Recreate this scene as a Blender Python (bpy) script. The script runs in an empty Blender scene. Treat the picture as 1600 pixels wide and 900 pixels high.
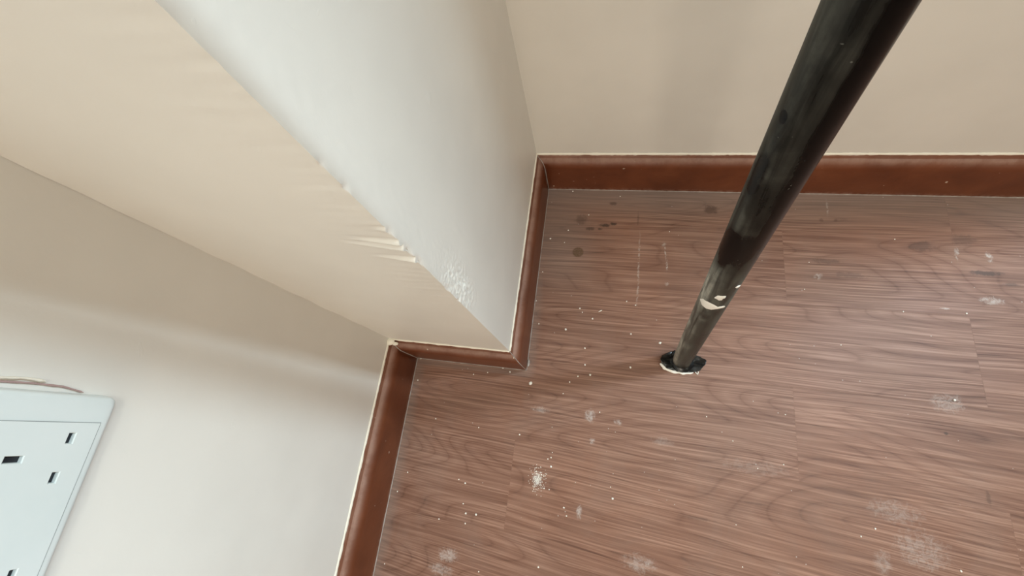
import bpy, bmesh, math, random
from mathutils import Vector, Matrix, noise, Euler
import numpy as np

# ------------------------------------------------------------------ camera, world, lights
scene = bpy.context.scene
COL = scene.collection
VS = scene.view_settings
VS.view_transform = 'Standard'; VS.look = 'None'; VS.gamma = 1.0; VS.use_curve_mapping = False
VS.exposure = 0.17
cam_d = bpy.data.cameras.new('camera'); cam = bpy.data.objects.new('camera', cam_d); COL.objects.link(cam)
cam.location = (0, 0, 0.675); cam.rotation_euler = (0.33814608, 0.18321918, 0.13689641)
cam_d.sensor_width = 36.0; cam_d.lens = 652.97 / 1600 * 36; cam_d.clip_start = 0.01
scene.camera = cam

world = bpy.data.worlds.new('world'); scene.world = world; world.use_nodes = True
bg = world.node_tree.nodes['Background']; bg.inputs[0].default_value = (0.75, 0.85, 1.0, 1); bg.inputs[1].default_value = 1.0

def area(name, loc, target, sx, sy, power, color, spread=180):
    l = bpy.data.lights.new(name, 'AREA'); l.shape = 'RECTANGLE'; l.size = sx; l.size_y = sy
    l.energy = power; l.color = color; l.spread = math.radians(spread)
    o = bpy.data.objects.new(name, l); COL.objects.link(o); o.location = loc
    o.rotation_euler = (Vector(target) - Vector(loc)).to_track_quat('-Z', 'Y').to_euler()
    return o
HC = 2.4
XR, YF = 1.30, -2.2     # right wall and the wall behind the camera
# balcony window in the recess right of the back wall (y, z), and a window behind the camera (x, z)
WA = (0.465, 0.70, 1.00, 2.25)    # y0, y1, z0, z1
WB = (-0.27, 0.43, 0.60, 2.00)
area('daylight_balcony', (XR - .012, (WA[0]+WA[1])/2, (WA[2]+WA[3])/2), (0, (WA[0]+WA[1])/2, (WA[2]+WA[3])/2), WA[1]-WA[0]-.03, WA[3]-WA[2]-.03, 47.0, (0.69, 0.88, 1.0))
area('daylight_window', ((WB[0]+WB[1])/2, YF + .012, (WB[2]+WB[3])/2), ((WB[0]+WB[1])/2, 0, (WB[2]+WB[3])/2), WB[1]-WB[0]-.03, WB[3]-WB[2]-.03, 17.0, (1.0, 0.86, 0.67))
area('added_ceiling_fill', (0.95, -0.15, HC - .02), (0.95, -0.15, 0), .45, .45, 12.0, (0.95, 1.0, 0.92))  # added lamp without a fixture: floor sheen and extra light on the back wall

# ------------------------------------------------------------------ dimensions
XL, YC, XC, YB, HB, TB = -0.3177, 0.0976, -0.1273, 0.4343, 0.0870, 0.01355
XB = 0.80      # where the back wall ends (recess)
YR = 1.05

# ------------------------------------------------------------------ helpers
def link(name, me, mat=None, parent=None, smooth=False):
    o = bpy.data.objects.new(name, me); COL.objects.link(o)
    if mat: me.materials.append(mat)
    if parent: o.parent = parent
    if smooth:
        for p in me.polygons: p.use_smooth = True
    return o
def obj(name, bm, mat=None, parent=None, smooth=False):
    bmesh.ops.recalc_face_normals(bm, faces=bm.faces[:])
    me = bpy.data.meshes.new(name); bm.to_mesh(me); bm.free()
    return link(name, me, mat, parent, smooth)
def pyobj(name, vs, fs, mat=None, parent=None, smooth=False):
    me = bpy.data.meshes.new(name); me.from_pydata(vs, [], fs); me.update()
    return link(name, me, mat, parent, smooth)
def struct(o): o['kind'] = 'structure'; return o
def tag(o, label, cat, group=None):
    o['label'] = label; o['category'] = cat
    if group: o['group'] = group
    return o
def add_box(bm, x0, x1, y0, y1, z0, z1, bev=0, seg=2):
    v = [bm.verts.new((x, y, z)) for x in (x0, x1) for y in (y0, y1) for z in (z0, z1)]
    fs = [bm.faces.new([v[i] for i in q]) for q in ((0,1,3,2),(4,6,7,5),(0,4,5,1),(2,3,7,6),(0,2,6,4),(1,5,7,3))]
    bmesh.ops.recalc_face_normals(bm, faces=fs)
    if bev:
        es = list({e for f in fs for e in f.edges})
        bmesh.ops.bevel(bm, geom=es, offset=bev, segments=seg, affect='EDGES', profile=.5)
def box(name, b, mat, parent=None, bev=0, seg=2):
    bm = bmesh.new(); add_box(bm, *b, bev, seg); return obj(name, bm, mat, parent)
def grid(name, fn, us, vs, mat, parent=None):
    nu, nv = len(us), len(vs)
    V = [fn(u, v) for u in us for v in vs]
    F = [(i*nv+j, (i+1)*nv+j, (i+1)*nv+j+1, i*nv+j+1) for i in range(nu-1) for j in range(nv-1)]
    return pyobj(name, V, F, mat, parent, True)

# ------------------------------------------------------------------ materials
class NT:
    def __init__(s, name):
        s.m = bpy.data.materials.new(name); s.m.use_nodes = True
        s.t = s.m.node_tree; s.b = s.t.nodes['Principled BSDF']
        s.co = s.n('ShaderNodeTexCoord').outputs['Object']
    def n(s, typ, **kw):
        d = s.t.nodes.new(typ)
        for k, v in kw.items(): setattr(d, k, v)
        return d
    def put(s, sock, v):
        if isinstance(v, bpy.types.NodeSocket): s.t.links.new(v, sock)
        elif v is not None:
            if isinstance(v, (tuple, list)) and len(v) == 3 and sock.type == 'RGBA': v = (*v, 1)
            sock.default_value = v
    def math(s, op, a, b=None, c=None, clamp=False):
        d = s.n('ShaderNodeMath', operation=op, use_clamp=clamp)
        s.put(d.inputs[0], a); s.put(d.inputs[1], b); s.put(d.inputs[2], c)
        return d.outputs[0]
    def vm(s, op, a, b=None):
        d = s.n('ShaderNodeVectorMath', operation=op); s.put(d.inputs[0], a); s.put(d.inputs[1], b)
        return d.outputs['Value'] if op in ('LENGTH', 'DISTANCE', 'DOT_PRODUCT') else d.outputs[0]
    def noise(s, vec, scale=1, detail=3, rough=.5, dist=0, dim='3D'):
        d = s.n('ShaderNodeTexNoise', noise_dimensions=dim)
        s.put(d.inputs['Vector'], vec); d.inputs['Scale'].default_value = scale
        d.inputs['Detail'].default_value = detail; d.inputs['Roughness'].default_value = rough; d.inputs['Distortion'].default_value = dist
        return d.outputs[0]
    def ramp(s, f, pts, interp='LINEAR'):
        d = s.n('ShaderNodeValToRGB'); d.color_ramp.interpolation = interp
        e = d.color_ramp.elements
        while len(e) < len(pts): e.new(.5)
        for i, (p, c) in enumerate(pts):
            e[i].position = p; e[i].color = (*c, 1) if isinstance(c, tuple) else (c, c, c, 1)
        s.put(d.inputs[0], f); return d.outputs[0]
    def mr(s, v, a, b, c=0., d=1., smooth=True):
        m = s.n('ShaderNodeMapRange'); m.interpolation_type = 'SMOOTHSTEP' if smooth else 'LINEAR'
        s.put(m.inputs[0], v)
        for i, x in enumerate((a, b, c, d)): m.inputs[i+1].default_value = x
        return m.outputs[0]
    def mix(s, f, a, b, mode='MIX'):
        d = s.n('ShaderNodeMix', data_type='RGBA', blend_type=mode)
        s.put(d.inputs[0], f); s.put(d.inputs[6], a); s.put(d.inputs[7], b); return d.outputs[2]
    def sep(s, v):
        d = s.n('ShaderNodeSeparateXYZ'); s.put(d.inputs[0], v); return d.outputs
    def comb(s, x, y, z=0.):
        d = s.n('ShaderNodeCombineXYZ'); s.put(d.inputs[0], x); s.put(d.inputs[1], y); s.put(d.inputs[2], z); return d.outputs[0]
    def blob(s, c, r, soft=.5, vec=None, wob=None):
        # 1 inside an ellipse of centre c and radii r, falling to 0 outside
        v = s.vm('SUBTRACT', vec or s.co, c); v = s.vm('DIVIDE', v, r); L = s.vm('LENGTH', v)
        if wob is not None: L = s.math('ADD', L, wob)
        return s.mr(L, 1-soft, 1+soft*.3, 1., 0.)
    def bump(s, h, dist=.001, strength=1., nrm=None):
        d = s.n('ShaderNodeBump'); d.inputs['Distance'].default_value = dist; d.inputs['Strength'].default_value = strength
        s.put(d.inputs['Height'], h)
        if nrm: s.put(d.inputs['Normal'], nrm)
        return d.outputs[0]
    def fin(s, col=None, rough=None, nrm=None, **kw):
        s.put(s.b.inputs['Base Color'], col); s.put(s.b.inputs['Roughness'], rough)
        if nrm: s.put(s.b.inputs['Normal'], nrm)
        for k, v in kw.items(): s.put(s.b.inputs[k], v)
        return s.m

def plain(name, col, rough=.5, **kw): return NT(name).fin(col, rough, **kw)

def wall_mat(name, base, rough=.42):
    k = NT(name)
    n1 = k.noise(k.co, 6, 3, .6); n2 = k.noise(k.co, 260, 3, .6); n3 = k.noise(k.co, 35, 4, .6, .6)
    c = k.mix(k.mr(n1, .3, .7), tuple(x*.965 for x in base), tuple(min(1, x*1.03) for x in base))
    spots = k.mr(k.noise(k.co, 55, 2, .5, 1.5), .70, .74)
    h = k.math('ADD', k.math('MULTIPLY', n2, .10), k.math('MULTIPLY', n3, .22)); h = k.math('ADD', h, k.math('MULTIPLY', spots, .06))
    return k.fin(c, rough, k.bump(h, .0012, .55), **{'Specular IOR Level': .4})
M_WALL = wall_mat('cream_wall_paint', (.77, .74, .68))
M_WALL2 = M_WALL
M_WALL3 = wall_mat('bounce_damping_brown_wall', (.22, .16, .12))  # unseen right and recess walls, made dark to cut bounce onto the floor
M_CEIL = wall_mat('ceiling_paint', (.80, .79, .76), .7)

def floor_mat():
    k = NT('laminate_floor'); x, y, z = k.sep(k.co)
    # staggered print strips
    bt = k.n('ShaderNodeTexBrick'); bt.offset = .37; bt.offset_frequency = 2; bt.squash = 1
    k.put(bt.inputs['Vector'], k.vm('ADD', k.co, (.118, .022, 0)))
    for i, v in (('Scale', 1.), ('Mortar Size', .0002), ('Mortar Smooth', .3), ('Bias', 0.), ('Brick Width', .62), ('Row Height', .125)): bt.inputs[i].default_value = v
    bt.inputs['Color1'].default_value = (0, 0, 0, 1); bt.inputs['Color2'].default_value = (1, 1, 1, 1); bt.inputs['Mortar'].default_value = (.5, .5, .5, 1)
    rnd = k.sep(bt.outputs[0])[0]; seam = bt.outputs['Fac']
    off = k.math('MULTIPLY', rnd, .9)
    yo = k.math('ADD', y, off)
    warp = k.noise(k.comb(k.math('MULTIPLY', x, 3.4), k.math('MULTIPLY', yo, 12), 0.), 1, 1.5, .4)
    # the grain dips down to the right in the lower half of the floor
    tilt = k.math('MULTIPLY', k.math('MULTIPLY', x, k.mr(y, .12, -.1, 0., .07)), 1.)
    yw = k.math('ADD', k.math('ADD', yo, tilt), k.math('MULTIPLY', warp, .016))
    # contour grain (cathedral arches)
    low = k.noise(k.comb(k.math('MULTIPLY', x, 2.2), k.math('MULTIPLY', yw, 11.), 3.), 1, 1, .4)
    ring = k.math('FRACT', k.math('MULTIPLY', low, 20.))
    ringc = k.ramp(ring, [(0, .45), (.06, .10), (.16, .50), (.6, .75), (1, .45)])
    fine = k.noise(k.comb(k.math('MULTIPLY', x, 5.), k.math('MULTIPLY', yw, 430.), 0.), 1, 4, .62)
    mid = k.noise(k.comb(k.math('MULTIPLY', x, 3.), k.math('MULTIPLY', yw, 120.), 5.), 1, 3, .6)
    def around(v, amt):   # v in 0..1 scaled about its middle by amt
        return k.math('ADD', k.math('MULTIPLY', k.math('SUBTRACT', v, .5), amt), .5)
    cm = k.noise(k.comb(k.math('MULTIPLY', x, 6.), k.math('MULTIPLY', yo, 16.), 9.), 1, 3, .6)
    g = k.math('ADD', k.math('MULTIPLY', around(k.mr(fine, .28, .72), k.mr(cm, .35, .65, .55, 1.35)), .44), k.math('MULTIPLY', around(k.mr(mid, .30, .70), k.mr(cm, .62, .38, .30, 1.2)), .24))
    g = k.math('ADD', g, k.math('MULTIPLY', ringc, .32))
    col = k.ramp(g, [(.12, (.090, .037, .022)), (.34, (.170, .079, .050)), (.55, (.230, .115, .076)), (.82, (.345, .195, .138))])
    col = k.mix(k.math('MULTIPLY', rnd, .30), col, k.mix(1., col, (.80, .78, .80), 'MULTIPLY'))
    big = k.noise(k.co, 4.5, 2, .5)
    col = k.mix(k.mr(big, .42, .66, 0., .55), col, k.mix(1., col, (1.10, 1.0, .92), 'MULTIPLY'))
    col = k.mix(k.math('MULTIPLY', seam, .15), col, (.07, .045, .035))
    # dust film: general haze plus settled dust along the skirting
    dn = k.noise(k.co, 9, 5, .68, .4); dn2 = k.noise(k.comb(k.math('MULTIPLY', x, 22.), k.math('MULTIPLY', y, 40.), 0.), 1, 4, .7, .8)
    dcol = (.250, .207, .180)
    haze = k.mr(dn, .38, .75, .0, .26)
    def edge(d, w0, w1, amt):   # d distance from the skirting
        return k.mr(k.math('ADD', d, k.math('MULTIPLY', k.math('SUBTRACT', dn2, .5), .012)), w0, w1, amt, 0.)
    def band(a, b0, b1):        # 1 where b0<a<b1
        return k.math('MULTIPLY', k.math('GREATER_THAN', a, b0), k.math('LESS_THAN', a, b1))
    e1 = edge(k.math('SUBTRACT', YB-TB, y), .0, .085, .80)
    e2 = k.math('MULTIPLY', edge(k.math('SUBTRACT', x, XC+TB), .0, .022, .55), k.math('GREATER_THAN', y, YC-TB-.01))
    e2b = k.math('MULTIPLY', edge(k.math('SUBTRACT', x, XC+TB), .03, .13, .55), k.mr(y, .17, .30))
    e3 = k.math('MULTIPLY', edge(k.math('SUBTRACT', x, XL+TB), .0, .026, .62), k.math('LESS_THAN', y, YC))
    e4 = k.math('MULTIPLY', k.math('MULTIPLY', edge(k.math('SUBTRACT', YC-TB, y), .0, .020, .5), k.math('LESS_THAN', x, XC+.02)), k.math('LESS_THAN', y, YC))
    d = haze
    for e in (e1, e2, e2b, e3, e4): d = k.math('MAXIMUM', d, e)
    # white smears and scuffs at their places
    sm = 0.
    for (cx, cy, rx, ry, a) in SMEARS:
        b = k.blob((cx, cy, 0), (rx, ry, 1), .9)
        t = k.mr(k.math('MULTIPLY', b, k.noise(k.co, 130, 5, .75, 1.2)), .32, .62, 0., a)
        sm = k.math('MAXIMUM', sm, t)
    col = k.mix(k.math('MULTIPLY', d, .62), col, dcol)
    col = k.mix(sm, col, (.62, .57, .53))
    # fine pale speckle of plaster dust all over
    vo = k.n('ShaderNodeTexVoronoi'); k.put(vo.inputs['Vector'], k.co); vo.inputs['Scale'].default_value = 95
    vs_ = k.math('MULTIPLY', k.mr(vo.outputs['Distance'], .045, .09, 1., 0.), k.math('GREATER_THAN', k.sep(vo.outputs['Color'])[0], .86))
    col = k.mix(k.math('MULTIPLY', vs_, .55), col, (.6, .55, .5))
    # pale vertical scratches near the pole
    for (cx, cy, rx, ry, a) in SCRATCH:
        wob = k.math('MULTIPLY', k.math('SUBTRACT', k.noise(k.co, 60, 3, .6), .5), .006)
        b = k.blob((cx, cy, 0), (rx, ry, 1), .8, k.vm('ADD', k.co, k.comb(wob, 0., 0.)))
        col = k.mix(k.math('MULTIPLY', k.math('MULTIPLY', b, a), k.mr(k.noise(k.co, 220, 2, .6), .38, .6)), col, (.52, .46, .41))
    # dark stains: round brown ring and scattered scuffs
    stn = k.blob((-.0493, .2961, 0), (.0102, .0098, 1), .22)
    nst = k.mr(k.noise(k.co, 420, 3, .6), .3, .7, .55, 1.)
    col = k.mix(k.math('MULTIPLY', stn, nst), col, (.105, .058, .028))
    for (cx, cy, rx, ry, a) in DARK:
        wob = k.math('MULTIPLY', k.math('SUBTRACT', k.noise(k.co, 140, 4, .7), .5), 1.9)
        b = k.blob((cx, cy, 0), (rx, ry, 1), .6, None, wob)
        col = k.mix(k.math('MULTIPLY', b, a), col, (.060, .034, .024))
    h = k.math('ADD', k.math('MULTIPLY', fine, .6), k.math('MULTIPLY', mid, .6))
    h = k.math('SUBTRACT', h, k.math('MULTIPLY', seam, .8))
    ro = k.math('ADD', k.math('ADD', .46, k.math('MULTIPLY', d, .25)), k.math('MULTIPLY', k.math('SUBTRACT', .5, g), .12))
    return k.fin(col, ro, k.bump(h, .0006, .55), **{'Specular IOR Level': .28})
# (x, y, rx, ry, strength) in metres on the floor
SMEARS = [(-0.0781, -0.0735, 0.0132, 0.0156, 1.0), (-0.0131, -0.1065, 0.008, 0.0197, 0.55), (-0.0079, 0.0264, 0.017, 0.0207, 0.45), (-0.0023, -0.0098, 0.0084, 0.0108, 0.45), (-0.0837, 0.0261, 0.0296, 0.0096, 0.25), (-0.1952, -0.1942, 0.0323, 0.0208, 0.45), (-0.2014, -0.2132, 0.0377, 0.0157, 0.35), (0.4029, -0.08, 0.0603, 0.0438, 0.24), (0.3808, -0.0409, 0.0626, 0.0267, 0.2), (0.3597, -0.1017, 0.0207, 0.0288, 0.22), (0.5409, 0.3204, 0.0107, 0.0165, 0.7), (0.5329, 0.2533, 0.0296, 0.0116, 0.45), (0.4573, 0.1035, 0.0431, 0.0258, 0.25), (0.0722, -0.1547, 0.0487, 0.0228, 0.28), (0.2191, -0.0121, 0.094, 0.0209, 0.1), (0.5034, 0.3275, 0.0063, 0.0126, 0.5), (0.3199, 0.2778, 0.0104, 0.0085, 0.35), (0.4739, 0.2372, 0.0169, 0.0029, 0.5), (0.0972, 0.0042, 0.0349, 0.0124, 0.15), (0.033, 0.0225, 0.0138, 0.0092, 0.4)]
SCRATCH = [(0.0954, 0.3029, 0.0015, 0.0141, 0.8), (0.0979, 0.2799, 0.0015, 0.0115, 0.9), (0.092, 0.3179, 0.0041, 0.0047, 0.5), (0.0985, 0.2485, 0.0039, 0.0056, 0.4), (0.053, 0.283, 0.0021, 0.0571, 0.45), (0.0533, 0.2263, 0.002, 0.0223, 0.3), (0.3402, 0.3951, 0.0018, 0.0165, 0.45), (0.3171, 0.2744, 0.0052, 0.0053, 0.4), (0.5018, 0.3222, 0.0016, 0.0104, 0.6), (-0.047, 0.295, 0.0013, 0.0014, 0.3)]
DARK = [(-0.007, 0.3499, 0.0109, 0.0038, 0.9), (0.007, 0.353, 0.0065, 0.0031, 0.9), (-0.032, 0.3426, 0.0078, 0.0038, 0.7), (-0.0153, 0.3421, 0.0044, 0.0025, 0.8), (-0.0491, 0.3597, 0.0113, 0.0103, 0.45), (0.0046, 0.3937, 0.0089, 0.0039, 0.55), (0.1658, 0.3872, 0.0121, 0.0099, 0.6), (0.3509, 0.3736, 0.0036, 0.0034, 0.4), (0.3302, 0.3728, 0.0036, 0.0035, 0.35), (0.5327, 0.2949, 0.0213, 0.004, 0.75), (0.4604, 0.3335, 0.0179, 0.0096, 0.45), (0.5144, 0.3468, 0.0174, 0.0106, 0.35), (0.3306, 0.3018, 0.0218, 0.0043, 0.45), (0.4498, 0.0641, 0.0029, 0.0025, 0.8), (0.4831, -0.0094, 0.0027, 0.009, 0.4), (0.363, 0.2806, 0.0253, 0.0052, 0.35), (0.5597, 0.2792, 0.0104, 0.0029, 0.5), (0.1449, -0.0881, 0.0242, 0.0024, 0.35), (0.2173, -0.058, 0.0196, 0.0016, 0.4), (0.0487, 0.3646, 0.0021, 0.0125, 0.35)]
M_FLOOR = floor_mat()

def skirt_mat():
    k = NT('red_brown_gloss_paint'); x, y, z = k.sep(k.co)
    n = k.noise(k.co, 18, 4, .6, .4); f = k.noise(k.co, 160, 3, .6)
    c = k.ramp(n, [(.25, (.110, .029, .011)), (.55, (.155, .044, .017)), (.8, (.200, .064, .026))])
    # dust lies on the top edge only: it settled on the upward-facing surface
    g = k.n('ShaderNodeNewGeometry'); up = k.sep(g.outputs['Normal'])[2]
    dust = k.math('MULTIPLY', k.mr(up, .10, .85), k.mr(k.noise(k.co, 40, 4, .7), .25, .7, .35, .9))
    low = k.math('MULTIPLY', k.mr(z, .010, .0, 0., .6), k.mr(f, .4, .6))
    c = k.mix(k.math('MAXIMUM', dust, low), c, (.30, .175, .130))
    sp = k.mr(k.noise(k.co, 130, 1, .5), .77, .80)
    c = k.mix(k.math('MULTIPLY', sp, .7), c, (.6, .5, .4))
    ro = k.math('ADD', .34, k.math('MULTIPLY', dust, .35))
    return k.fin(c, ro, k.bump(k.math('ADD', n, k.math('MULTIPLY', f, .25)), .0008, .5), **{'Specular IOR Level': .38})
M_SKIRT = skirt_mat()
M_BEAD = plain('cream_paint_edge', (.86, .80, .68), .5)
M_DUSTB = NT('grey_dusty_sealant'); M_DUSTB = M_DUSTB.fin(M_DUSTB.ramp(M_DUSTB.noise(M_DUSTB.co, 90, 4, .7), [(.3, (.24, .20, .175)), (.7, (.44, .40, .36))]), .8)
M_CHIP = plain('white_paint_fleck', (.90, .86, .78), .6)
M_PLASTIC = NT('white_socket_plastic'); M_PLASTIC = M_PLASTIC.fin(M_PLASTIC.mix(M_PLASTIC.mr(M_PLASTIC.noise(M_PLASTIC.co, 14, 4, .6), .3, .7), (.66, .715, .70), (.70, .745, .73)), .32)
M_SLOT = plain('dark_slot', (.012, .014, .018), .5)
M_SEAM = plain('grey_gap', (.30, .32, .31), .6)
M_MAUVE = plain('old_mauve_paint', (.42, .28, .26), .7)

# ------------------------------------------------------------------ the room
box('floor', (XL-.12, XR+.12, YF-.12, YR+.12, -.05, 0), M_FLOOR); struct(bpy.data.objects['floor'])
struct(box('ceiling', (XL-.12, XR+.12, YF-.12, YR+.12, HC, HC+.1), M_CEIL))

def frange(a, b, s):
    n = max(1, int(round((b-a)/s))); return [a+(b-a)*i/n for i in range(n+1)]
def sm(a, b, x):
    t = min(1, max(0, (x-a)/(b-a))); return t*t*(3-2*t)
# relief (metres, outward) of the plaster on the column's front face (x, z) and side face (y, z)
RIDGES = []   # filled below: (z of ridge at the arris, length, height, slope)
def arris(z):
    # chips and burrs along the column's outer vertical edge
    d = .0003*noise.noise(Vector((0, 0, z*38))) + .00022*noise.noise(Vector((3, 0, z*140)))
    for z0, w, a in ((.468, .004, .0012), (.440, .006, .0016), (.421, .007, .0015), (.515, .003, .0010), (.535, .003, .0008), (.33, .004, .0010), (.362, .006, .0012)):
        d -= a*math.exp(-((z-z0)/w)**2)
    return d
def relief_front(x, z):
    h = 0; e = XC-x           # distance from the arris
    for z0, L, a, w in ((.452, .036, .0021, .0022), (.4445, .046, .0025, .0020), (.4245, .034, .0022, .0018), (.470, .010, .0012, .002)):
        zz = z0 + .10*e
        t = max(0, 1-e/L)
        h += a*t**1.2*math.exp(-((z-zz)/(w*(.35+.8*t)))**2) - .6*a*t*math.exp(-((z-zz-.004)/(w*.9))**2)
    h += .0003*max(0, 1-e/.05)*noise.noise(Vector((x*25, 5, z*160)))*sm(.25, .38, z)
    h += .0009*sm(.16, .19, e)*noise.noise(Vector((x*70, 9, z*30)))
    return h
def relief_side(y, z):
    e = y-YC; h = 0
    r = math.exp(-((e-.014)/.014)**2 - ((z-.335)/.04)**2)
    h += .0019*r*noise.noise(Vector((y*330, 2, z*330))) + .0006*r*noise.noise(Vector((y*140, 2, z*140)))
    r2 = math.exp(-((e-.012)/.020)**2)*sm(.28, .42, z)
    h += .00014*r2*noise.noise(Vector((y*190, 4, z*125)))
    for (yy, zz, ly, lz, a) in ((.205, .402, .0016, .008, .0010), (.150, .360, .0015, .010, .0008), (.245, .515, .006, .004, .0013), (.250, .500, .0014, .014, .0011), (.205, .46, .0014, .004, .0010), (.262, .415, .001, .001, .0016), (.26, .345, .001, .009, .0009), (.30, .31, .0008, .0008, .0012)):
        h += a*math.exp(-((y-yy)/ly)**2-((z-zz)/lz)**2)
    return h + .0005*noise.noise(Vector((y*12, 0, z*6)))
xs = frange(XL, XC-.06, .004)[:-1] + frange(XC-.06, XC, .0012)
zs = frange(0, .24, .006)[:-1] + frange(.24, .64, .0011)[:-1] + frange(.64, HC, .04)
ys = frange(YC, YC+.05, .0012)[:-1] + frange(YC+.05, YB, .003)
V = []; F = []
nz = len(zs)
cols = []
for x in xs:
    cols.append([(x + (arris(z) if x == xs[-1] else 0), YC - relief_front(x, z) - (arris(z) if x == xs[-1] else 0)*.0, z) for z in zs])
cols[-1] = [(XC+arris(z), YC-relief_front(XC, z)*.8-arris(z)*.8, z) for z in zs]
for y in ys[1:]:
    cols.append([(XC + relief_side(y, z) + arris(z)*max(0, 1-(y-YC)/.004), y, z) for z in zs])
cols.append([(XC, YB+.05, z) for z in zs]); cols.append([(XL-.05, YB+.05, z) for z in zs]); cols.append([(XL-.05, YC+.02, z) for z in zs]); cols.append([(XL, YC+.02, z) for z in zs])
for c in cols: V += c
nc = len(cols)
for i in range(nc):
    for j in range(nz-1):
        a, b = i*nz+j, ((i+1) % nc)*nz+j
        F.append((a, b, b+1, a+1))
colm = pyobj('wall_column', V, F, M_WALL, None, False); struct(colm)
colm.data.polygons.foreach_set('use_smooth', [True]*len(colm.data.polygons))
colm.data.update()
bm = bmesh.new(); bm.from_mesh(colm.data)
for e in bm.edges:
    if len(e.link_faces) == 2 and e.calc_face_angle(0) > .9: e.smooth = False
bm.to_mesh(colm.data); bm.free()
# left wall: fine grid where the photo shows it, plain slab elsewhere
def lw(y, z):
    h = .0007*noise.noise(Vector((1, y*9, z*5)))
    for (yy, zz, a, b, am) in ((-.03, .33, .02, .02, .0008), (.02, .36, .001, .006, .0010), (.075, .50, .002, .02, .0006)):
        h += am*math.exp(-((y-yy)/a)**2-((z-zz)/b)**2)*(.6+noise.noise(Vector((4, y*150, z*150))))
    return (XL + max(h, -.0006), y, z)
grid('wall_left', lw, frange(YF, -.3, .1)[:-1]+frange(-.3, YC+.012, .004), frange(0, .75, .005)[:-1]+frange(.75, HC, .1), M_WALL)
struct(bpy.data.objects['wall_left'])
wl = bpy.data.objects['wall_left']; sd = wl.modifiers.new('solid', 'SOLIDIFY'); sd.thickness = .1; sd.offset = -1
# back wall (ends at a corner beyond the frame, where the room opens into a window recess)
struct(box('wall_back', (XC-.02, XB, YB, YB+.11, 0, HC), M_WALL2))
struct(box('wall_recess', (XB-.11, XR+.1, YR, YR+.1, 0, HC), M_WALL3))
struct(box('wall_recess_side', (XB-.11, XB, YB+.11, YR, 0, HC), M_WALL3))
def holed(name, c0, c1, w, mk, mat):
    # wall slab with one rectangular opening w = (a0, a1, z0, z1); mk maps (a0, a1, z0, z1) to a box
    bm = bmesh.new(); ca = (c0, w[0], w[1], c1); cz = (0, w[2], w[3], HC)
    for i in range(3):
        for j in range(3):
            if (i, j) != (1, 1): add_box(bm, *mk(ca[i], ca[i+1], cz[j], cz[j+1]))
    return struct(obj(name, bm, mat))
mkR = lambda a0, a1, z0, z1, d0=0., d1=.1: (XR+d0, XR+d1, a0, a1, z0, z1)
mkF = lambda a0, a1, z0, z1, d0=0., d1=.1: (a0, a1, YF-d1, YF-d0, z0, z1)
holed('wall_right', YF, YR, WA, mkR, M_WALL3); holed('wall_front', XL-.1, XR+.1, WB, mkF, M_WALL2)
M_FRAME = plain('white_window_frame', (.75, .76, .76), .4)
M_GLASS = plain('window_glass', (1, 1, 1), .02, **{'Transmission Weight': 1., 'IOR': 1.45})
for i, (w, mk) in enumerate(((WA, mkR), (WB, mkF))):
    bm = bmesh.new(); t = .03
    for q in ((w[0]-t, w[0]+.012, w[2]-t, w[3]+t), (w[1]-.012, w[1]+t, w[2]-t, w[3]+t), (w[0]-t, w[1]+t, w[2]-t, w[2]+.012), (w[0]-t, w[1]+t, w[3]-.012, w[3]+t)):
        add_box(bm, *mk(*q, -.004, .05), .002)
    wf = struct(obj('window_%d' % (i+1), bm, M_FRAME))
    box('pane', mk(*w, .02, .024), M_GLASS, wf)

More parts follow.
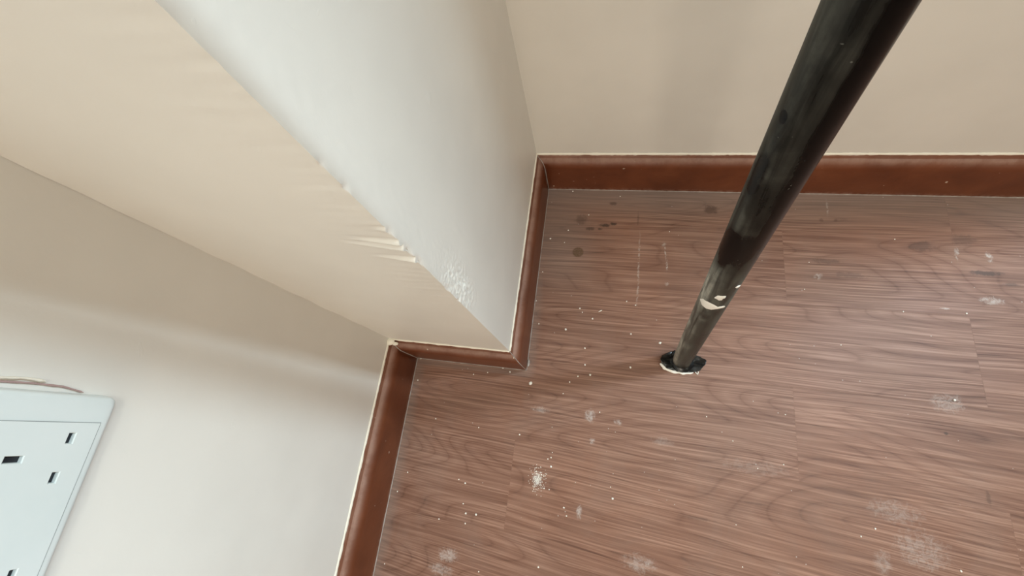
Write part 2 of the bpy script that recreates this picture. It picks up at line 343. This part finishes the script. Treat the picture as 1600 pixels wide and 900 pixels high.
# ------------------------------------------------------------------ skirting boards, mitred
# profile (offset from wall, height): vertical face, rounded shoulder, small top lip at the wall
PROF = [(0, 0), (TB, 0), (TB, .062)]
for i in range(1, 9):
    a = i/8*math.pi/2; PROF.append((TB-.0095*(1-math.cos(a)), .062+.0195*math.sin(a)))
PROF += [(.0030, .0835), (.0016, .0865), (0, HB)]
def skirting(name, p0, p1, nrm, m0, m1):
    # p0->p1 along the wall foot, nrm = direction into the room, m0/m1 = slope of the mitre at each end
    p0, p1, nrm = Vector(p0), Vector(p1), Vector(nrm); d = (p1-p0); L = d.length; d.normalize()
    n = max(2, int(L/.012)); V = []; F = []; k = len(PROF)
    for i in range(n+1):
        s = i/n
        for (o, h) in PROF:
            a = m0*o; b = L + m1*o
            q = p0 + d*(a+(b-a)*s) + nrm*o
            wv = .0006*noise.noise(Vector((q.x*22, q.y*22, h*30)))
            q += nrm*(wv if 0 < o < TB+.1 and h > .01 else 0)
            V.append((q.x, q.y, h + (.0006*noise.noise(Vector((q.x*30, q.y*30, 7))) if h > .08 else 0)))
    for i in range(n):
        for j in range(k-1): F.append((i*k+j, (i+1)*k+j, (i+1)*k+j+1, i*k+j+1))
        F.append((i*k+k-1, (i+1)*k+k-1, (i+1)*k, i*k))
    F.append(tuple(range(k))); F.append(tuple(range(n*k+k-1, n*k-1, -1)))
    bm = bmesh.new(); me = bpy.data.meshes.new('t'); me.from_pydata(V, [], F); bm.from_mesh(me); bpy.data.meshes.remove(me)
    o = struct(obj(name, bm, M_SKIRT)); o.data.polygons.foreach_set('use_smooth', [True]*len(o.data.polygons))
    es = o.data; bm = bmesh.new(); bm.from_mesh(es)
    for e in bm.edges:
        if len(e.link_faces) == 2 and e.calc_face_angle(0) > .8: e.smooth = False
    bm.to_mesh(es); bm.free()
    # cream paint edge along the top and the dusty sealant line at the floor
    def bead(bn, off, z, wid, hgt, mat, e0, e1, seed):
        m = max(8, int(L/.004)); V = []; F = []; K = 7
        for i in range(m+1):
            s = i/m
            r = 1 + .38*noise.noise(Vector((s*L*55, seed, 0))) + .30*noise.noise(Vector((s*L*190, seed, 4)))
            a = m0*off + e0; b = L + m1*off + e1
            c = p0 + d*(a+(b-a)*s) + nrm*off
            for q in range(K):
                t = q/(K-1)*math.pi
                V.append((c.x+nrm.x*wid*r*math.sin(t), c.y+nrm.y*wid*r*math.sin(t), z - hgt*r*math.cos(t)))
        for i in range(m):
            for q in range(K-1): F.append((i*K+q, (i+1)*K+q, (i+1)*K+q+1, i*K+q+1))
            F.append((i*K+K-1, (i+1)*K+K-1, (i+1)*K, i*K))
        F.append(tuple(range(K))); F.append(tuple(range(m*K+K-1, m*K-1, -1)))
        return pyobj(bn, V, F, mat, o, True)
    bead('paint_edge', 0.0, HB-.0002, .0019, .0026, M_BEAD, 0, 0, hash(name) % 7)
    bead('floor_seal', TB-.0003, .0001, .0011, .0011, M_DUSTB, 0, 0, 3)
    return o
skirting('baseboard_left', (XL, -1.6, 0), (XL, YC, 0), (1, 0, 0), 0, -1)
skirting('baseboard_column_front', (XL, YC, 0), (XC, YC, 0), (0, -1, 0), 1, 1)
skirting('baseboard_column_side', (XC, YC, 0), (XC, YB, 0), (1, 0, 0), -1, -1)
skirting('baseboard_back', (XC, YB, 0), (XB, YB, 0), (0, -1, 0), 1, 0)

def ribbon(name, pts, r, mat, parent, flat=.5, seed=0):
    # thin irregular bead through points
    pts = [Vector(p) for p in pts]; P = []
    for a, b in zip(pts, pts[1:]):
        for i in range(6): P.append(a.lerp(b, i/6))
    P.append(pts[-1]); V = []; F = []; K = 6
    for i, p in enumerate(P):
        t = (P[min(i+1, len(P)-1)]-P[max(i-1, 0)]).normalized()
        u = t.orthogonal().normalized(); w = t.cross(u)
        rr = r*(.65+.7*abs(noise.noise(Vector((i*.7, seed, 1)))))*(.35 if i in (0, len(P)-1) else 1)
        for q in range(K):
            a = q/K*2*math.pi; c = p+u*math.cos(a)*rr+w*math.sin(a)*rr; V.append(tuple(c))
    for i in range(len(P)-1):
        for q in range(K): F.append((i*K+q, (i+1)*K+q, (i+1)*K+(q+1) % K, i*K+(q+1) % K))
    F.append(tuple(range(K))[::-1]); F.append(tuple((len(P)-1)*K+q for q in range(K)))
    return pyobj(name, V, F, mat, parent, True)
# filler in the mitres
def mitre(parent, x, y, sx, sy, mat, r, z0=.0, seed=0):
    pts = [(x+sx*o, y+sy*o, h) for (o, h) in PROF[1:] if h >= z0]
    return ribbon('mitre_filler', pts, r, mat, parent, seed=seed)
mitre(bpy.data.objects['baseboard_column_side'], XC, YB, 1, -1, M_DUSTB, .0009, 0, 1)
mitre(bpy.data.objects['baseboard_column_front'], XC, YC, 1, -1, M_DUSTB, .0007, 0, 2)
mitre(bpy.data.objects['baseboard_left'], XL, YC, 1, -1, M_DUSTB, .0010, 0, 3)
def lump(name, c, r, mat, parent=None, seed=0, sub=2, rough=.35):
    bm = bmesh.new(); bmesh.ops.create_icosphere(bm, subdivisions=sub, radius=1)
    for v in bm.verts:
        k = 1+rough*noise.noise(v.co*1.6+Vector((seed*3.1, seed, 0)))+rough*.5*noise.noise(v.co*4+Vector((seed, 0, 5)))
        v.co = Vector((v.co.x*r[0]*k, v.co.y*r[1]*k, v.co.z*r[2]*k))
    o = obj(name, bm, mat, parent, True); o.location = c; return o
bl = bpy.data.objects['baseboard_left']; bf = bpy.data.objects['baseboard_column_front']
lump('filler_lump', (XL+.004, YC-.004, HB+.001), (.0065, .0055, .004), M_BEAD, bl, 2)
lump('filler_lump', (XL+.011, YC-.0065, HB-.0015), (.005, .003, .003), M_BEAD, bl, 5)
lump('filler_lump', (XC+.0060, YC-.0075, HB-.010), (.0016, .0016, .0030), M_BEAD, bf, 8)
lump('dust_clump', (XC+TB+.002, YC-TB+.012, .0015), (.002, .006, .002), M_DUSTB, bf, 9)

# ------------------------------------------------------------------ double wall socket
def make_socket():
    root = bpy.data.objects.new('wall_socket', None); COL.objects.link(root)
    Y1, Z0 = -.0190, .4395          # near lower corner of the plate
    W, H, T = .146, .086, .0085
    root.location = (XL, Y1-W/2, Z0)
    tag(root, 'white plastic twin three-pin socket on the left wall above the skirting', 'wall socket')
    # local frame: x = out of the wall, y = along wall, z up; origin bottom centre
    def rr(y0, y1, z0, z1, r, n=6):
        P = []
        for cy_, cz_, a0 in ((y1-r, z1-r, 0), (y0+r, z1-r, 90), (y0+r, z0+r, 180), (y1-r, z0+r, 270)):
            for i in range(n+1):
                a = math.radians(a0+90*i/n); P.append((cy_+r*math.cos(a), cz_+r*math.sin(a)))
        return P
    def loft(loops, name, mat, cap=True, par=root):
        V = []; F = []; n = len(loops[0][1])
        for x, P in loops: V += [(x, y, z) for y, z in P]
        for i in range(len(loops)-1):
            for j in range(n): F.append((i*n+j, i*n+(j+1) % n, (i+1)*n+(j+1) % n, (i+1)*n+j))
        F.append(tuple(range(n))[::-1])
        if cap: F.append(tuple((len(loops)-1)*n+j for j in range(n)))
        bm = bmesh.new(); me = bpy.data.meshes.new('t'); me.from_pydata(V, [], F); bm.from_mesh(me); bpy.data.meshes.remove(me)
        o = obj(name, bm, mat, par, True)
        bm = bmesh.new(); bm.from_mesh(o.data)
        for e in bm.edges:
            if len(e.link_faces) == 2 and e.calc_face_angle(0) > .6: e.smooth = False
        bm.to_mesh(o.data); bm.free(); return o
    a, b = -W/2, W/2
    L = [(0.0003, rr(a, b, 0, H, .005)), (T-.003, rr(a+.0004, b-.0004, .0004, H-.0004, .005))]
    for i in range(1, 5):
        t = i/4*math.pi/2; s = .0004+.0028*(1-math.cos(t)); L.append((T-.003+.003*math.sin(t)-.0006, rr(a+s, b-s, s, H-s, .0045)))
    # front insert, with real recessed pin slots: a cell grid with cells left open
    iy0, iy1, iz0, iz1 = a+.0165, b-.0165, .0062, H-.0062
    fx = T-.0002
    L.append((T-.0006, rr(iy0-.0002, iy1+.0002, iz0-.0002, iz1+.0002, .0001))); loft(L, 'back_plate', M_PLASTIC, cap=False)
    slots = []
    for c in (-1, 1):
        yc = c*.0363
        slots += [(yc-.0111-.0034, yc-.0111+.0034, .0169, .0211), (yc+.0111-.0034, yc+.0111+.0034, .0169, .0211), (yc-.0022, yc+.0022, .0375, .0463)]
    cy_ = sorted({iy0, iy1} | {v for s in slots for v in s[:2]}); cz_ = sorted({iz0, iz1} | {v for s in slots for v in s[2:]})
    bm = bmesh.new(); vc = {}
    def vt(x, y, z):
        k = (round(x, 6), round(y, 6), round(z, 6))
        if k not in vc: vc[k] = bm.verts.new(k)
        return vc[k]
    for i in range(len(cy_)-1):
        for j in range(len(cz_)-1):
            y0, y1, z0, z1 = cy_[i], cy_[i+1], cz_[j], cz_[j+1]
            if any(s[0]-1e-6 <= y0 and y1 <= s[1]+1e-6 and s[2]-1e-6 <= z0 and z1 <= s[3]+1e-6 for s in slots): continue
            bm.faces.new([vt(fx, y0, z0), vt(fx, y1, z0), vt(fx, y1, z1), vt(fx, y0, z1)])
    for y0, y1, z0, z1 in slots:     # chamfer and shaft
        c = .0008
        R0 = [(fx, y0, z0), (fx, y1, z0), (fx, y1, z1), (fx, y0, z1)]; R1 = [(fx-.0006, y0+c*.5, z0+c*.5), (fx-.0006, y1-c*.5, z0+c*.5), (fx-.0006, y1-c*.5, z1-c*.5), (fx-.0006, y0+c*.5, z1-c*.5)]
        R2 = [(fx-.0040, *p[1:]) for p in R1]
        for A, B in ((R0, R1), (R1, R2)):
            for q in range(4): bm.faces.new([vt(*A[q]), vt(*A[(q+1) % 4]), vt(*B[(q+1) % 4]), vt(*B[q])])
    # rim of the insert back to the plate
    R0 = [(fx, iy0, iz0), (fx, iy1, iz0), (fx, iy1, iz1), (fx, iy0, iz1)]
    for q in range(4):
        A, B = R0[q], R0[(q+1) % 4]; bm.faces.new([vt(*A), vt(*B), vt(fx-.0006, *B[1:]), vt(fx-.0006, *A[1:])])
    fr = obj('front_insert', bm, M_PLASTIC, root)
    # thin gap round the insert
    g = .00045; bm = bmesh.new(); x0 = fx-.0005; x1 = fx-.0002
    add_box(bm, x0, x1, iy0-g, iy0, iz0-g, iz1+g); add_box(bm, x0, x1, iy1, iy1+g, iz0-g, iz1+g)
    add_box(bm, x0, x1, iy0, iy1, iz0-g, iz0); add_box(bm, x0, x1, iy0, iy1, iz1, iz1+g)
    obj('insert_gap', bm, M_SEAM, root)
    for y0, y1, z0, z1 in slots:
        s = box('pin_shutter', (fx-.0044, fx-.0030, y0, y1, z0, z1), M_SLOT, fr)
    for c in (-1, 1):
        sw = box('rocker_switch', (fx-.0004, fx+.0022, c*.0363-.005 - c*.0*1, c*.0363+.005, .060, .074), M_PLASTIC, root, .0008)
    return root
sock = make_socket()
# cracked filler along the near side of the socket plate
yy = sock.location.y+.073; zz = sock.location.z
ribbon('filler_crack', [(XL+.0012, yy+.0010, zz+.018), (XL+.0012, yy+.0034, zz+.030), (XL+.0012, yy+.0038, zz+.045), (XL+.0008, yy+.0030, zz+.062)], .0008, M_MAUVE, wl, seed=2)
ribbon('filler_crack', [(XL+.0022, yy+.0055, zz+.040), (XL+.0022, yy+.0062, zz+.050), (XL+.0032, yy+.0050, zz+.062), (XL+.0022, yy+.004, zz+.085)], .0009, M_BEAD, wl, seed=4)

# ------------------------------------------------------------------ black pole
def make_pole():
    P0 = Vector((.12198, .12393, 0)); D = Vector((-.08372, .03021, 1)).normalized()
    r, Lp = .01293, 1.55
    root = bpy.data.objects.new('metal_pole', None); COL.objects.link(root); root.location = P0
    z = D; camdir = Vector((0, 0, .675))-(P0+D*.4); x = (camdir-z*camdir.dot(z)).normalized(); y = z.cross(x)
    root.rotation_euler = Matrix((x, y, z)).transposed().to_euler()
    tag(root, 'dusty black tubular metal pole leaning over the wooden floor, white paint chips near its foot', 'pole')
    # local x points to the room side, y to the right
    k = NT('dusty_black_metal'); X, Y, Z = k.sep(k.co)
    ang = k.math('ARCTAN2', Y, X)      # 0 towards the room, + one side, - the other
    st = k.comb(k.math('MULTIPLY', ang, r), Z, 0.)
    n1 = k.noise(k.co, 28, 5, .65, .6); n2 = k.noise(k.comb(k.math('MULTIPLY', ang, 1.6), k.math('MULTIPLY', Z, 9.), 0.), 1, 4, .65, .8)
    n3 = k.noise(k.co, 240, 3, .6)
    dust = k.math('MULTIPLY', k.mr(n2, .34, .66, .22, 1.), k.mr(n1, .32, .68, .40, 1.))
    # black strip down one side, palest along the other
    bound = k.math('ADD', .52, k.math('ADD', k.math('MULTIPLY', Z, -.25), k.math('MULTIPLY', k.math('SUBTRACT', n1, .5), .35)))
    strip = k.mr(k.math('SUBTRACT', k.math('MULTIPLY', ang, SIDE), bound), -.04, .10, 0., 1.)
    strip = k.math('MULTIPLY', strip, k.mr(Z, .36, .44))
    edge = k.mr(k.math('MULTIPLY', ang, SIDE), -1.5, .2, 1., .42)
    dust = k.math('MULTIPLY', k.math('MULTIPLY', dust, edge), k.math('SUBTRACT', 1., strip))
    dark = 0.
    for (a, zc, ra, rz, am) in PATCH:
        wob = k.math('MULTIPLY', k.math('SUBTRACT', n1, .5), .8)
        dark = k.math('MAXIMUM', dark, k.math('MULTIPLY', k.blob((a*r, zc, 0), (ra*r, rz, 1), .25, st, wob), am))
    dust = k.math('MULTIPLY', dust, k.math('SUBTRACT', 1., dark))
    dust = k.math('MULTIPLY', dust, k.mr(Z, .33, .40, 1.5, .60), clamp=True)
    col = k.mix(dust, (.0035, .0035, .0035), k.mix(k.math('MULTIPLY', k.mr(Z, .33, .40, 1., 0.), k.mr(ang, -.9, .3, 1., .1)), (.19, .186, .155), (.50, .48, .41)))
    fle = k.mr(k.noise(k.co, 330, 1, .5), .76, .79); col = k.mix(k.math('MULTIPLY', fle, .35), col, (.25, .25, .22))
    m = k.fin(col, k.math('ADD', .24, k.math('MULTIPLY', dust, .9), clamp=True), k.bump(k.math('ADD', n1, k.math('MULTIPLY', n3, .2)), .0005, .4), **{'Specular IOR Level': .10})
    N = 64; rows = frange(.004, Lp, .02); V = []; F = []
    for h in rows:
        for q in range(N): a = q/N*2*math.pi; V.append((r*math.cos(a), r*math.sin(a), h))
    for i in range(len(rows)-1):
        for q in range(N): F.append((i*N+q, i*N+(q+1) % N, (i+1)*N+(q+1) % N, (i+1)*N+q))
    F.append(tuple(range(N))[::-1])
    t = pyobj('tube', V, F, m, root, True)
    cap = bmesh.new(); bmesh.ops.create_cone(cap, cap_ends=True, segments=48, radius1=r+.0012, radius2=r+.0006, depth=.03)
    bmesh.ops.bevel(cap, geom=[e for e in cap.edges if abs(e.verts[0].co.z-.015) < 1e-5 and abs(e.verts[1].co.z-.015) < 1e-5], offset=.003, segments=3, affect='EDGES')
    o = obj('end_cap', cap, plain('black_rubber_cap', (.02, .02, .02), .6), root, True); o.location = (0, 0, Lp-.005)
    # paint flecks hugging the tube
    def patch(outline, c, name='paint_chip', mat=M_CHIP):
        # outline points (angle offset*r, z) metres, thin shell on the tube
        V = []; F = []
        P = [(c[0]*r+p[0], c[1]+p[1]) for p in outline]; n = len(P)
        cx_ = sum(p[0] for p in P)/n; cz_ = sum(p[1] for p in P)/n
        for s, off in ((1., .00025), (.86, .0007), (.45, .0008)):
            for (u, v) in P:
                u2, v2 = cx_+(u-cx_)*s, cz_+(v-cz_)*s; a = u2/r
                V.append(((r+off)*math.cos(a), (r+off)*math.sin(a), v2))
        a = cx_/r; V.append(((r+.0008)*math.cos(a), (r+.0008)*math.sin(a), cz_))
        for L_ in range(2):
            for q in range(n): F.append((L_*n+q, L_*n+(q+1) % n, (L_+1)*n+(q+1) % n, (L_+1)*n+q))
        for q in range(n): F.append((2*n+q, 2*n+(q+1) % n, 3*n))
        bm = bmesh.new(); me = bpy.data.meshes.new('t'); me.from_pydata(V, [], F); bm.from_mesh(me); bpy.data.meshes.remove(me)
        return obj(name, bm, mat, root, True)
    for o_, c_ in CHIPS: patch(o_, c_)
    return root, m
SIDE = 1.0
PATCH = []; CHIPS = []
PATCH = [(-.55, .402, .75, .030, 1.), (.25, .405, .70, .028, .75), (-.75, .480, .42, .018, .85), (-.25, .462, .45, .022, .6), (.3, .46, .8, .03, .4),
         (-.72, .5205, .20, .0040, 1.), (-.35, .60, .3, .02, .5), (.8, .33, .3, .03, .5)]
CHIPS = [(((-0.01144, 0.0), (-0.00824, 0.0085), (-0.00209, 0.0128), (0.00322, 0.0115), (0.00586, 0.0079), (0.01147, 0.0081), (0.01293, 0.0033), (0.00665, 0.0032), (0.00251, -0.0013), (-0.00242, -0.0042), (-0.00711, -0.004)), (0.0, 0.2915)), (((-0.00016, 0.0), (0.00136, 0.0071), (0.00758, 0.008), (0.00771, 0.0039), (0.00641, 0.0025), (0.00612, -0.0017), (0.00371, -0.0028), (0.00202, -0.0006)), (0.0, 0.319)), (((0.01067, 0.0), (0.01243, 0.0018), (0.01539, -0.0008), (0.01496, -0.0033), (0.01257, -0.0035)), (0.0, 0.3444))]
pole, M_POLE = make_pole()

# splayed rubber foot of the pole, its rim curled up at both ends, cream paint along the near edge
def in_world(o):
    o.matrix_parent_inverse = (Matrix.Translation(pole.location) @ pole.rotation_euler.to_matrix().to_4x4()).inverted(); return o
M_RUB = NT('black_rubber'); M_RUB = M_RUB.fin(M_RUB.mix(M_RUB.mr(M_RUB.noise(M_RUB.co, 160, 4, .7), .5, .7), (.008, .008, .008), (.05, .05, .045)), .28)
def foot():
    cx, cy = .1225, .1215; N = 72; rings = []
    def rim(a, s):
        k = 1 + .10*noise.noise(Vector((math.cos(a)*1.5, math.sin(a)*1.5, 2))) + .07*noise.noise(Vector((math.cos(a)*5, math.sin(a)*5, 8)))
        return .0318*s*k*math.cos(a), (.0150 if math.sin(a) < 0 else .0165)*s*k*math.sin(a)
    def hz(a, s):   # upper surface height
        curl = .0085*abs(math.cos(a))**3*max(0, s-.45)/.55
        return .0035 + curl + .006*max(0, .5-s)/.5*0 + .0022*s*noise.noise(Vector((math.cos(a)*4, math.sin(a)*4, s*5)))
    prof = [(.97, -1), (1.0, -.5), (1.0, .6), (.97, 1), (.90, 1), (.75, .8), (.58, .7), (.50, 1.2), (.46, 3.5), (.44, 7.)]
    V = []; F = []
    for s, w in prof:
        for q in range(N):
            a = q/N*2*math.pi
            if w > 3: x = (.0152+.0003*noise.noise(Vector((a, 3, 1))))*math.cos(a); y = .0152*math.sin(a); z = .004+.0012*(w-3.5)*1.0 + .002*max(0, math.cos(a-2.6))
            else:
                x, y = rim(a, s); t = hz(a, s); z = max(.0004, t-.0034 if w < -.9 else t + .0009*w - .0009)
            V.append((cx+x, cy+y, z))
    for i in range(len(prof)-1):
        for q in range(N): F.append((i*N+q, i*N+(q+1) % N, (i+1)*N+(q+1) % N, (i+1)*N+q))
    F.append(tuple(range(N))[::-1]); F.append(tuple((len(prof)-1)*N+q for q in range(N)))
    bm = bmesh.new(); me = bpy.data.meshes.new('t'); me.from_pydata(V, [], F); bm.from_mesh(me); bpy.data.meshes.remove(me)
    f = in_world(obj('foot_flange', bm, M_RUB, pole, True))
    # cream paint along the near edge
    pts = []
    V = []; F = []; n = 26; K = 8
    for i in range(n+1):
        a = math.radians(196 + (300-196)*i/n); x, y = rim(a, 1.0); w = max(0., math.sin(math.pi*i/n))**.5
        rr = .0005+.0021*w*(1+.4*noise.noise(Vector((i*.4, 3, 3))))
        for q in range(K):
            b = q/K*2*math.pi; e = 1+rr*math.cos(b)*1.3/.02
            V.append((cx+x*e, cy+y*e - .0004, .0014 + (hz(a, 1)-.0034)*.6 + rr*math.sin(b)*.9))
    for i in range(n):
        for q in range(K): F.append((i*K+q, i*K+(q+1) % K, (i+1)*K+(q+1) % K, (i+1)*K+q))
    F.append(tuple(range(K))[::-1]); F.append(tuple(n*K+q for q in range(K)))
    bm = bmesh.new(); me = bpy.data.meshes.new('t'); me.from_pydata(V, [], F); bm.from_mesh(me); bpy.data.meshes.remove(me)
    in_world(obj('paint_rim', bm, M_CHIP, pole, True))
    # torn tongue of rubber standing up beside the tube
    T = ribbon('torn_flap', [(.1060, .1275, .004), (.1055, .1300, .010), (.1065, .1330, .017), (.1085, .1350, .024)], .0012, M_RUB, pole, seed=5); in_world(T)
foot()

# ------------------------------------------------------------------ paint crumbs and dust on the floor
SPECKS = [(-0.1046, 0.0642, 0.0028, 'a'), (0.0901, 0.149, 0.002, 'b'), (-0.0572, 0.1569, 0.0019, 'c'), (0.4995, 0.2317, 0.0012, 'd'), (0.4659, 0.1087, 0.0016, 'e'), (0.0317, -0.0818, 0.0016, 'f'), (0.4404, -0.0949, 0.0013, 'g'), (0.3551, -0.0642, 0.0011, 'h'), (0.4271, 0.3436, 0.0009, 'i'), (-0.0375, 0.1947, 0.0013, ''), (-0.0328, 0.1885, 0.0009, ''), (-0.0154, 0.1791, 0.0014, ''), (-0.004, 0.1931, 0.0017, 'long'), (0.0367, 0.2129, 0.001, ''), (0.051, 0.2075, 0.0011, ''), (0.0462, 0.1592, 0.0013, ''), (0.0477, 0.1064, 0.0015, ''), (-0.0239, 0.1294, 0.0013, ''), (-0.0217, 0.1029, 0.0014, ''), (-0.0126, 0.0878, 0.0016, ''), (-0.0312, 0.0837, 0.0012, ''), (-0.0433, 0.0733, 0.0012, ''), (-0.0515, 0.0545, 0.0009, ''), (-0.1026, 0.1626, 0.001, ''), (-0.1116, 0.2023, 0.001, ''), (-0.1066, 0.2553, 0.001, ''), (-0.1, 0.3194, 0.0015, ''), (-0.0698, 0.3372, 0.0012, ''), (-0.0363, 0.3691, 0.001, ''), (0.1008, 0.3422, 0.0008, ''), (-0.0743, 0.3132, 0.0009, ''), (-0.0689, 0.4169, 0.0012, ''), (0.0161, 0.4083, 0.0009, ''), (-0.1528, 0.0834, 0.0012, ''), (-0.1403, 0.0785, 0.0014, ''), (-0.1774, 0.0733, 0.001, ''), (-0.2007, 0.0676, 0.001, ''), (-0.2517, -0.0094, 0.0011, ''), (-0.112, -0.0149, 0.0012, ''), (-0.1784, -0.0134, 0.0009, ''), (-0.2976, 0.0839, 0.0013, ''), (-0.2955, 0.0472, 0.0012, ''), (-0.0605, -0.0407, 0.001, ''), (-0.0651, -0.0432, 0.0009, ''), (-0.0592, -0.053, 0.0014, ''), (-0.0664, -0.0839, 0.0011, ''), (-0.0587, -0.0844, 0.0008, ''), (-0.0594, -0.0333, 0.0007, ''), (-0.0352, -0.1044, 0.0012, ''), (-0.0306, -0.1144, 0.001, ''), (-0.1843, -0.1237, 0.0011, ''), (-0.1781, -0.1357, 0.0014, ''), (-0.1623, -0.1348, 0.0015, ''), (-0.218, -0.1502, 0.001, ''), (-0.1767, -0.1492, 0.0011, ''), (-0.1862, -0.0957, 0.0013, ''), (-0.1972, -0.092, 0.0009, ''), (-0.2818, -0.0948, 0.001, ''), (-0.2924, -0.1242, 0.001, ''), (-0.0632, -0.1843, 0.0012, ''), (-0.1466, -0.2054, 0.0009, ''), (-0.2899, -0.2222, 0.0008, ''), (0.0059, 0.0338, 0.001, ''), (0.1572, 0.047, 0.0009, ''), (0.2606, 0.0631, 0.0008, ''), (0.1915, 0.0183, 0.0008, ''), (0.2544, -0.0035, 0.0009, ''), (0.2222, -0.0133, 0.0007, ''), (0.4231, 0.2281, 0.001, ''), (0.2981, 0.2532, 0.0009, ''), (0.3075, 0.2983, 0.0008, ''), (0.3392, 0.1708, 0.0007, ''), (0.3384, -0.0758, 0.0009, ''), (0.1991, -0.1356, 0.0008, ''), (0.1928, -0.0876, 0.0006, ''), (0.0282, -0.0673, 0.0007, '')]
BIG = {'a': 'largest white paint crumb, on the floor just off the outer corner of the column skirting',
       'b': 'white paint crumb on the floor close to the left of the pole foot',
       'c': 'round white paint crumb on the floor beside the column side skirting',
       'd': 'white paint crumb far right of the pole, the one nearer the back wall',
       'e': 'oval white paint crumb on the floor at the right, level with the pole foot',
       'f': 'white paint crumb on the floor right of the patch of white powder',
       'g': 'white paint crumb at the very bottom right of the floor',
       'h': 'small white paint crumb on the sheen of the floor towards the bottom right',
       'i': 'small white paint dot on the floor below the back skirting, right of the pole',
       'long': 'sliver-shaped white paint flake on the floor between column and pole'}
REG = [(lambda x, y: x > .11, 'tiny white paint speck lying on the open floor right of the pole', 'specks right of the pole'),
       (lambda x, y: y > .24, 'tiny white paint speck in the dusty floor corner between column and back skirting', 'specks in the back corner'),
       (lambda x, y: y > .045 and x > -.12, 'tiny white paint speck on the floor between the column and the pole foot', 'specks between column and pole'),
       (lambda x, y: y > .03, 'tiny white paint speck on the floor along the front skirting of the column', 'specks along the column front'),
       (lambda x, y: -.09 < x < -.04 and y > -.10, 'tiny white paint speck around the patch of white powder on the floor', 'specks around the powder'),
       (lambda x, y: x < -.09, 'tiny white paint speck on the floor near the left skirting', 'specks near the left skirting'),
       (lambda x, y: True, 'tiny white paint speck on the floor in front of the pole foot', 'specks in front of the pole')]
protos = []
for k in range(4):
    o = lump('paint_speck', (0, 0, 0), (1, .85, .55), M_CHIP, None, k*3+1, 2, .5); protos.append(o)
used = set(); rnd = random.Random(4)
for i, (x, y, s_, k) in enumerate(SPECKS):
    q = i % 4; p = protos[q]
    if q in used: o = p.copy(); COL.objects.link(o)
    else: o = p; used.add(q)
    s2 = s_*1.05
    o.scale = (s2, s2, s2) if k != 'long' else (s2*1.9, s2*.45, s2*.5)
    o.rotation_euler = (0, 0, .6 if k == 'long' else rnd.uniform(0, 6.28)); o.location = (x, y, s2*.40)
    if k: tag(o, BIG[k], 'paint crumb')
    else:
        for f, lab, gr in REG:
            if f(x, y): tag(o, lab, 'paint crumb', gr); break
bm = bmesh.new()
for i in range(230):
    x = rnd.gauss(-.0775, .0052); y = rnd.gauss(-.0725, .0075); a = rnd.uniform(.00022, .0007)
    r_ = bmesh.ops.create_icosphere(bm, subdivisions=1, radius=a)
    bmesh.ops.translate(bm, verts=r_['verts'], vec=(x, y, a*.7))
pd = tag(obj('plaster_powder', bm, M_CHIP), 'small smudge of crushed white plaster powder on the wooden floor', 'plaster powder'); pd['kind'] = 'stuff'
fl_ = ribbon('paint_fibre', [(.1415, .1100, .0012), (.1445, .1060, .0012), (.1452, .1085, .003), (.1450, .1150, .006)], .0009, M_CHIP, None, seed=7)
tag(fl_, 'thin V-shaped cream fibre on the floor touching the front of the pole foot', 'paint fibre')
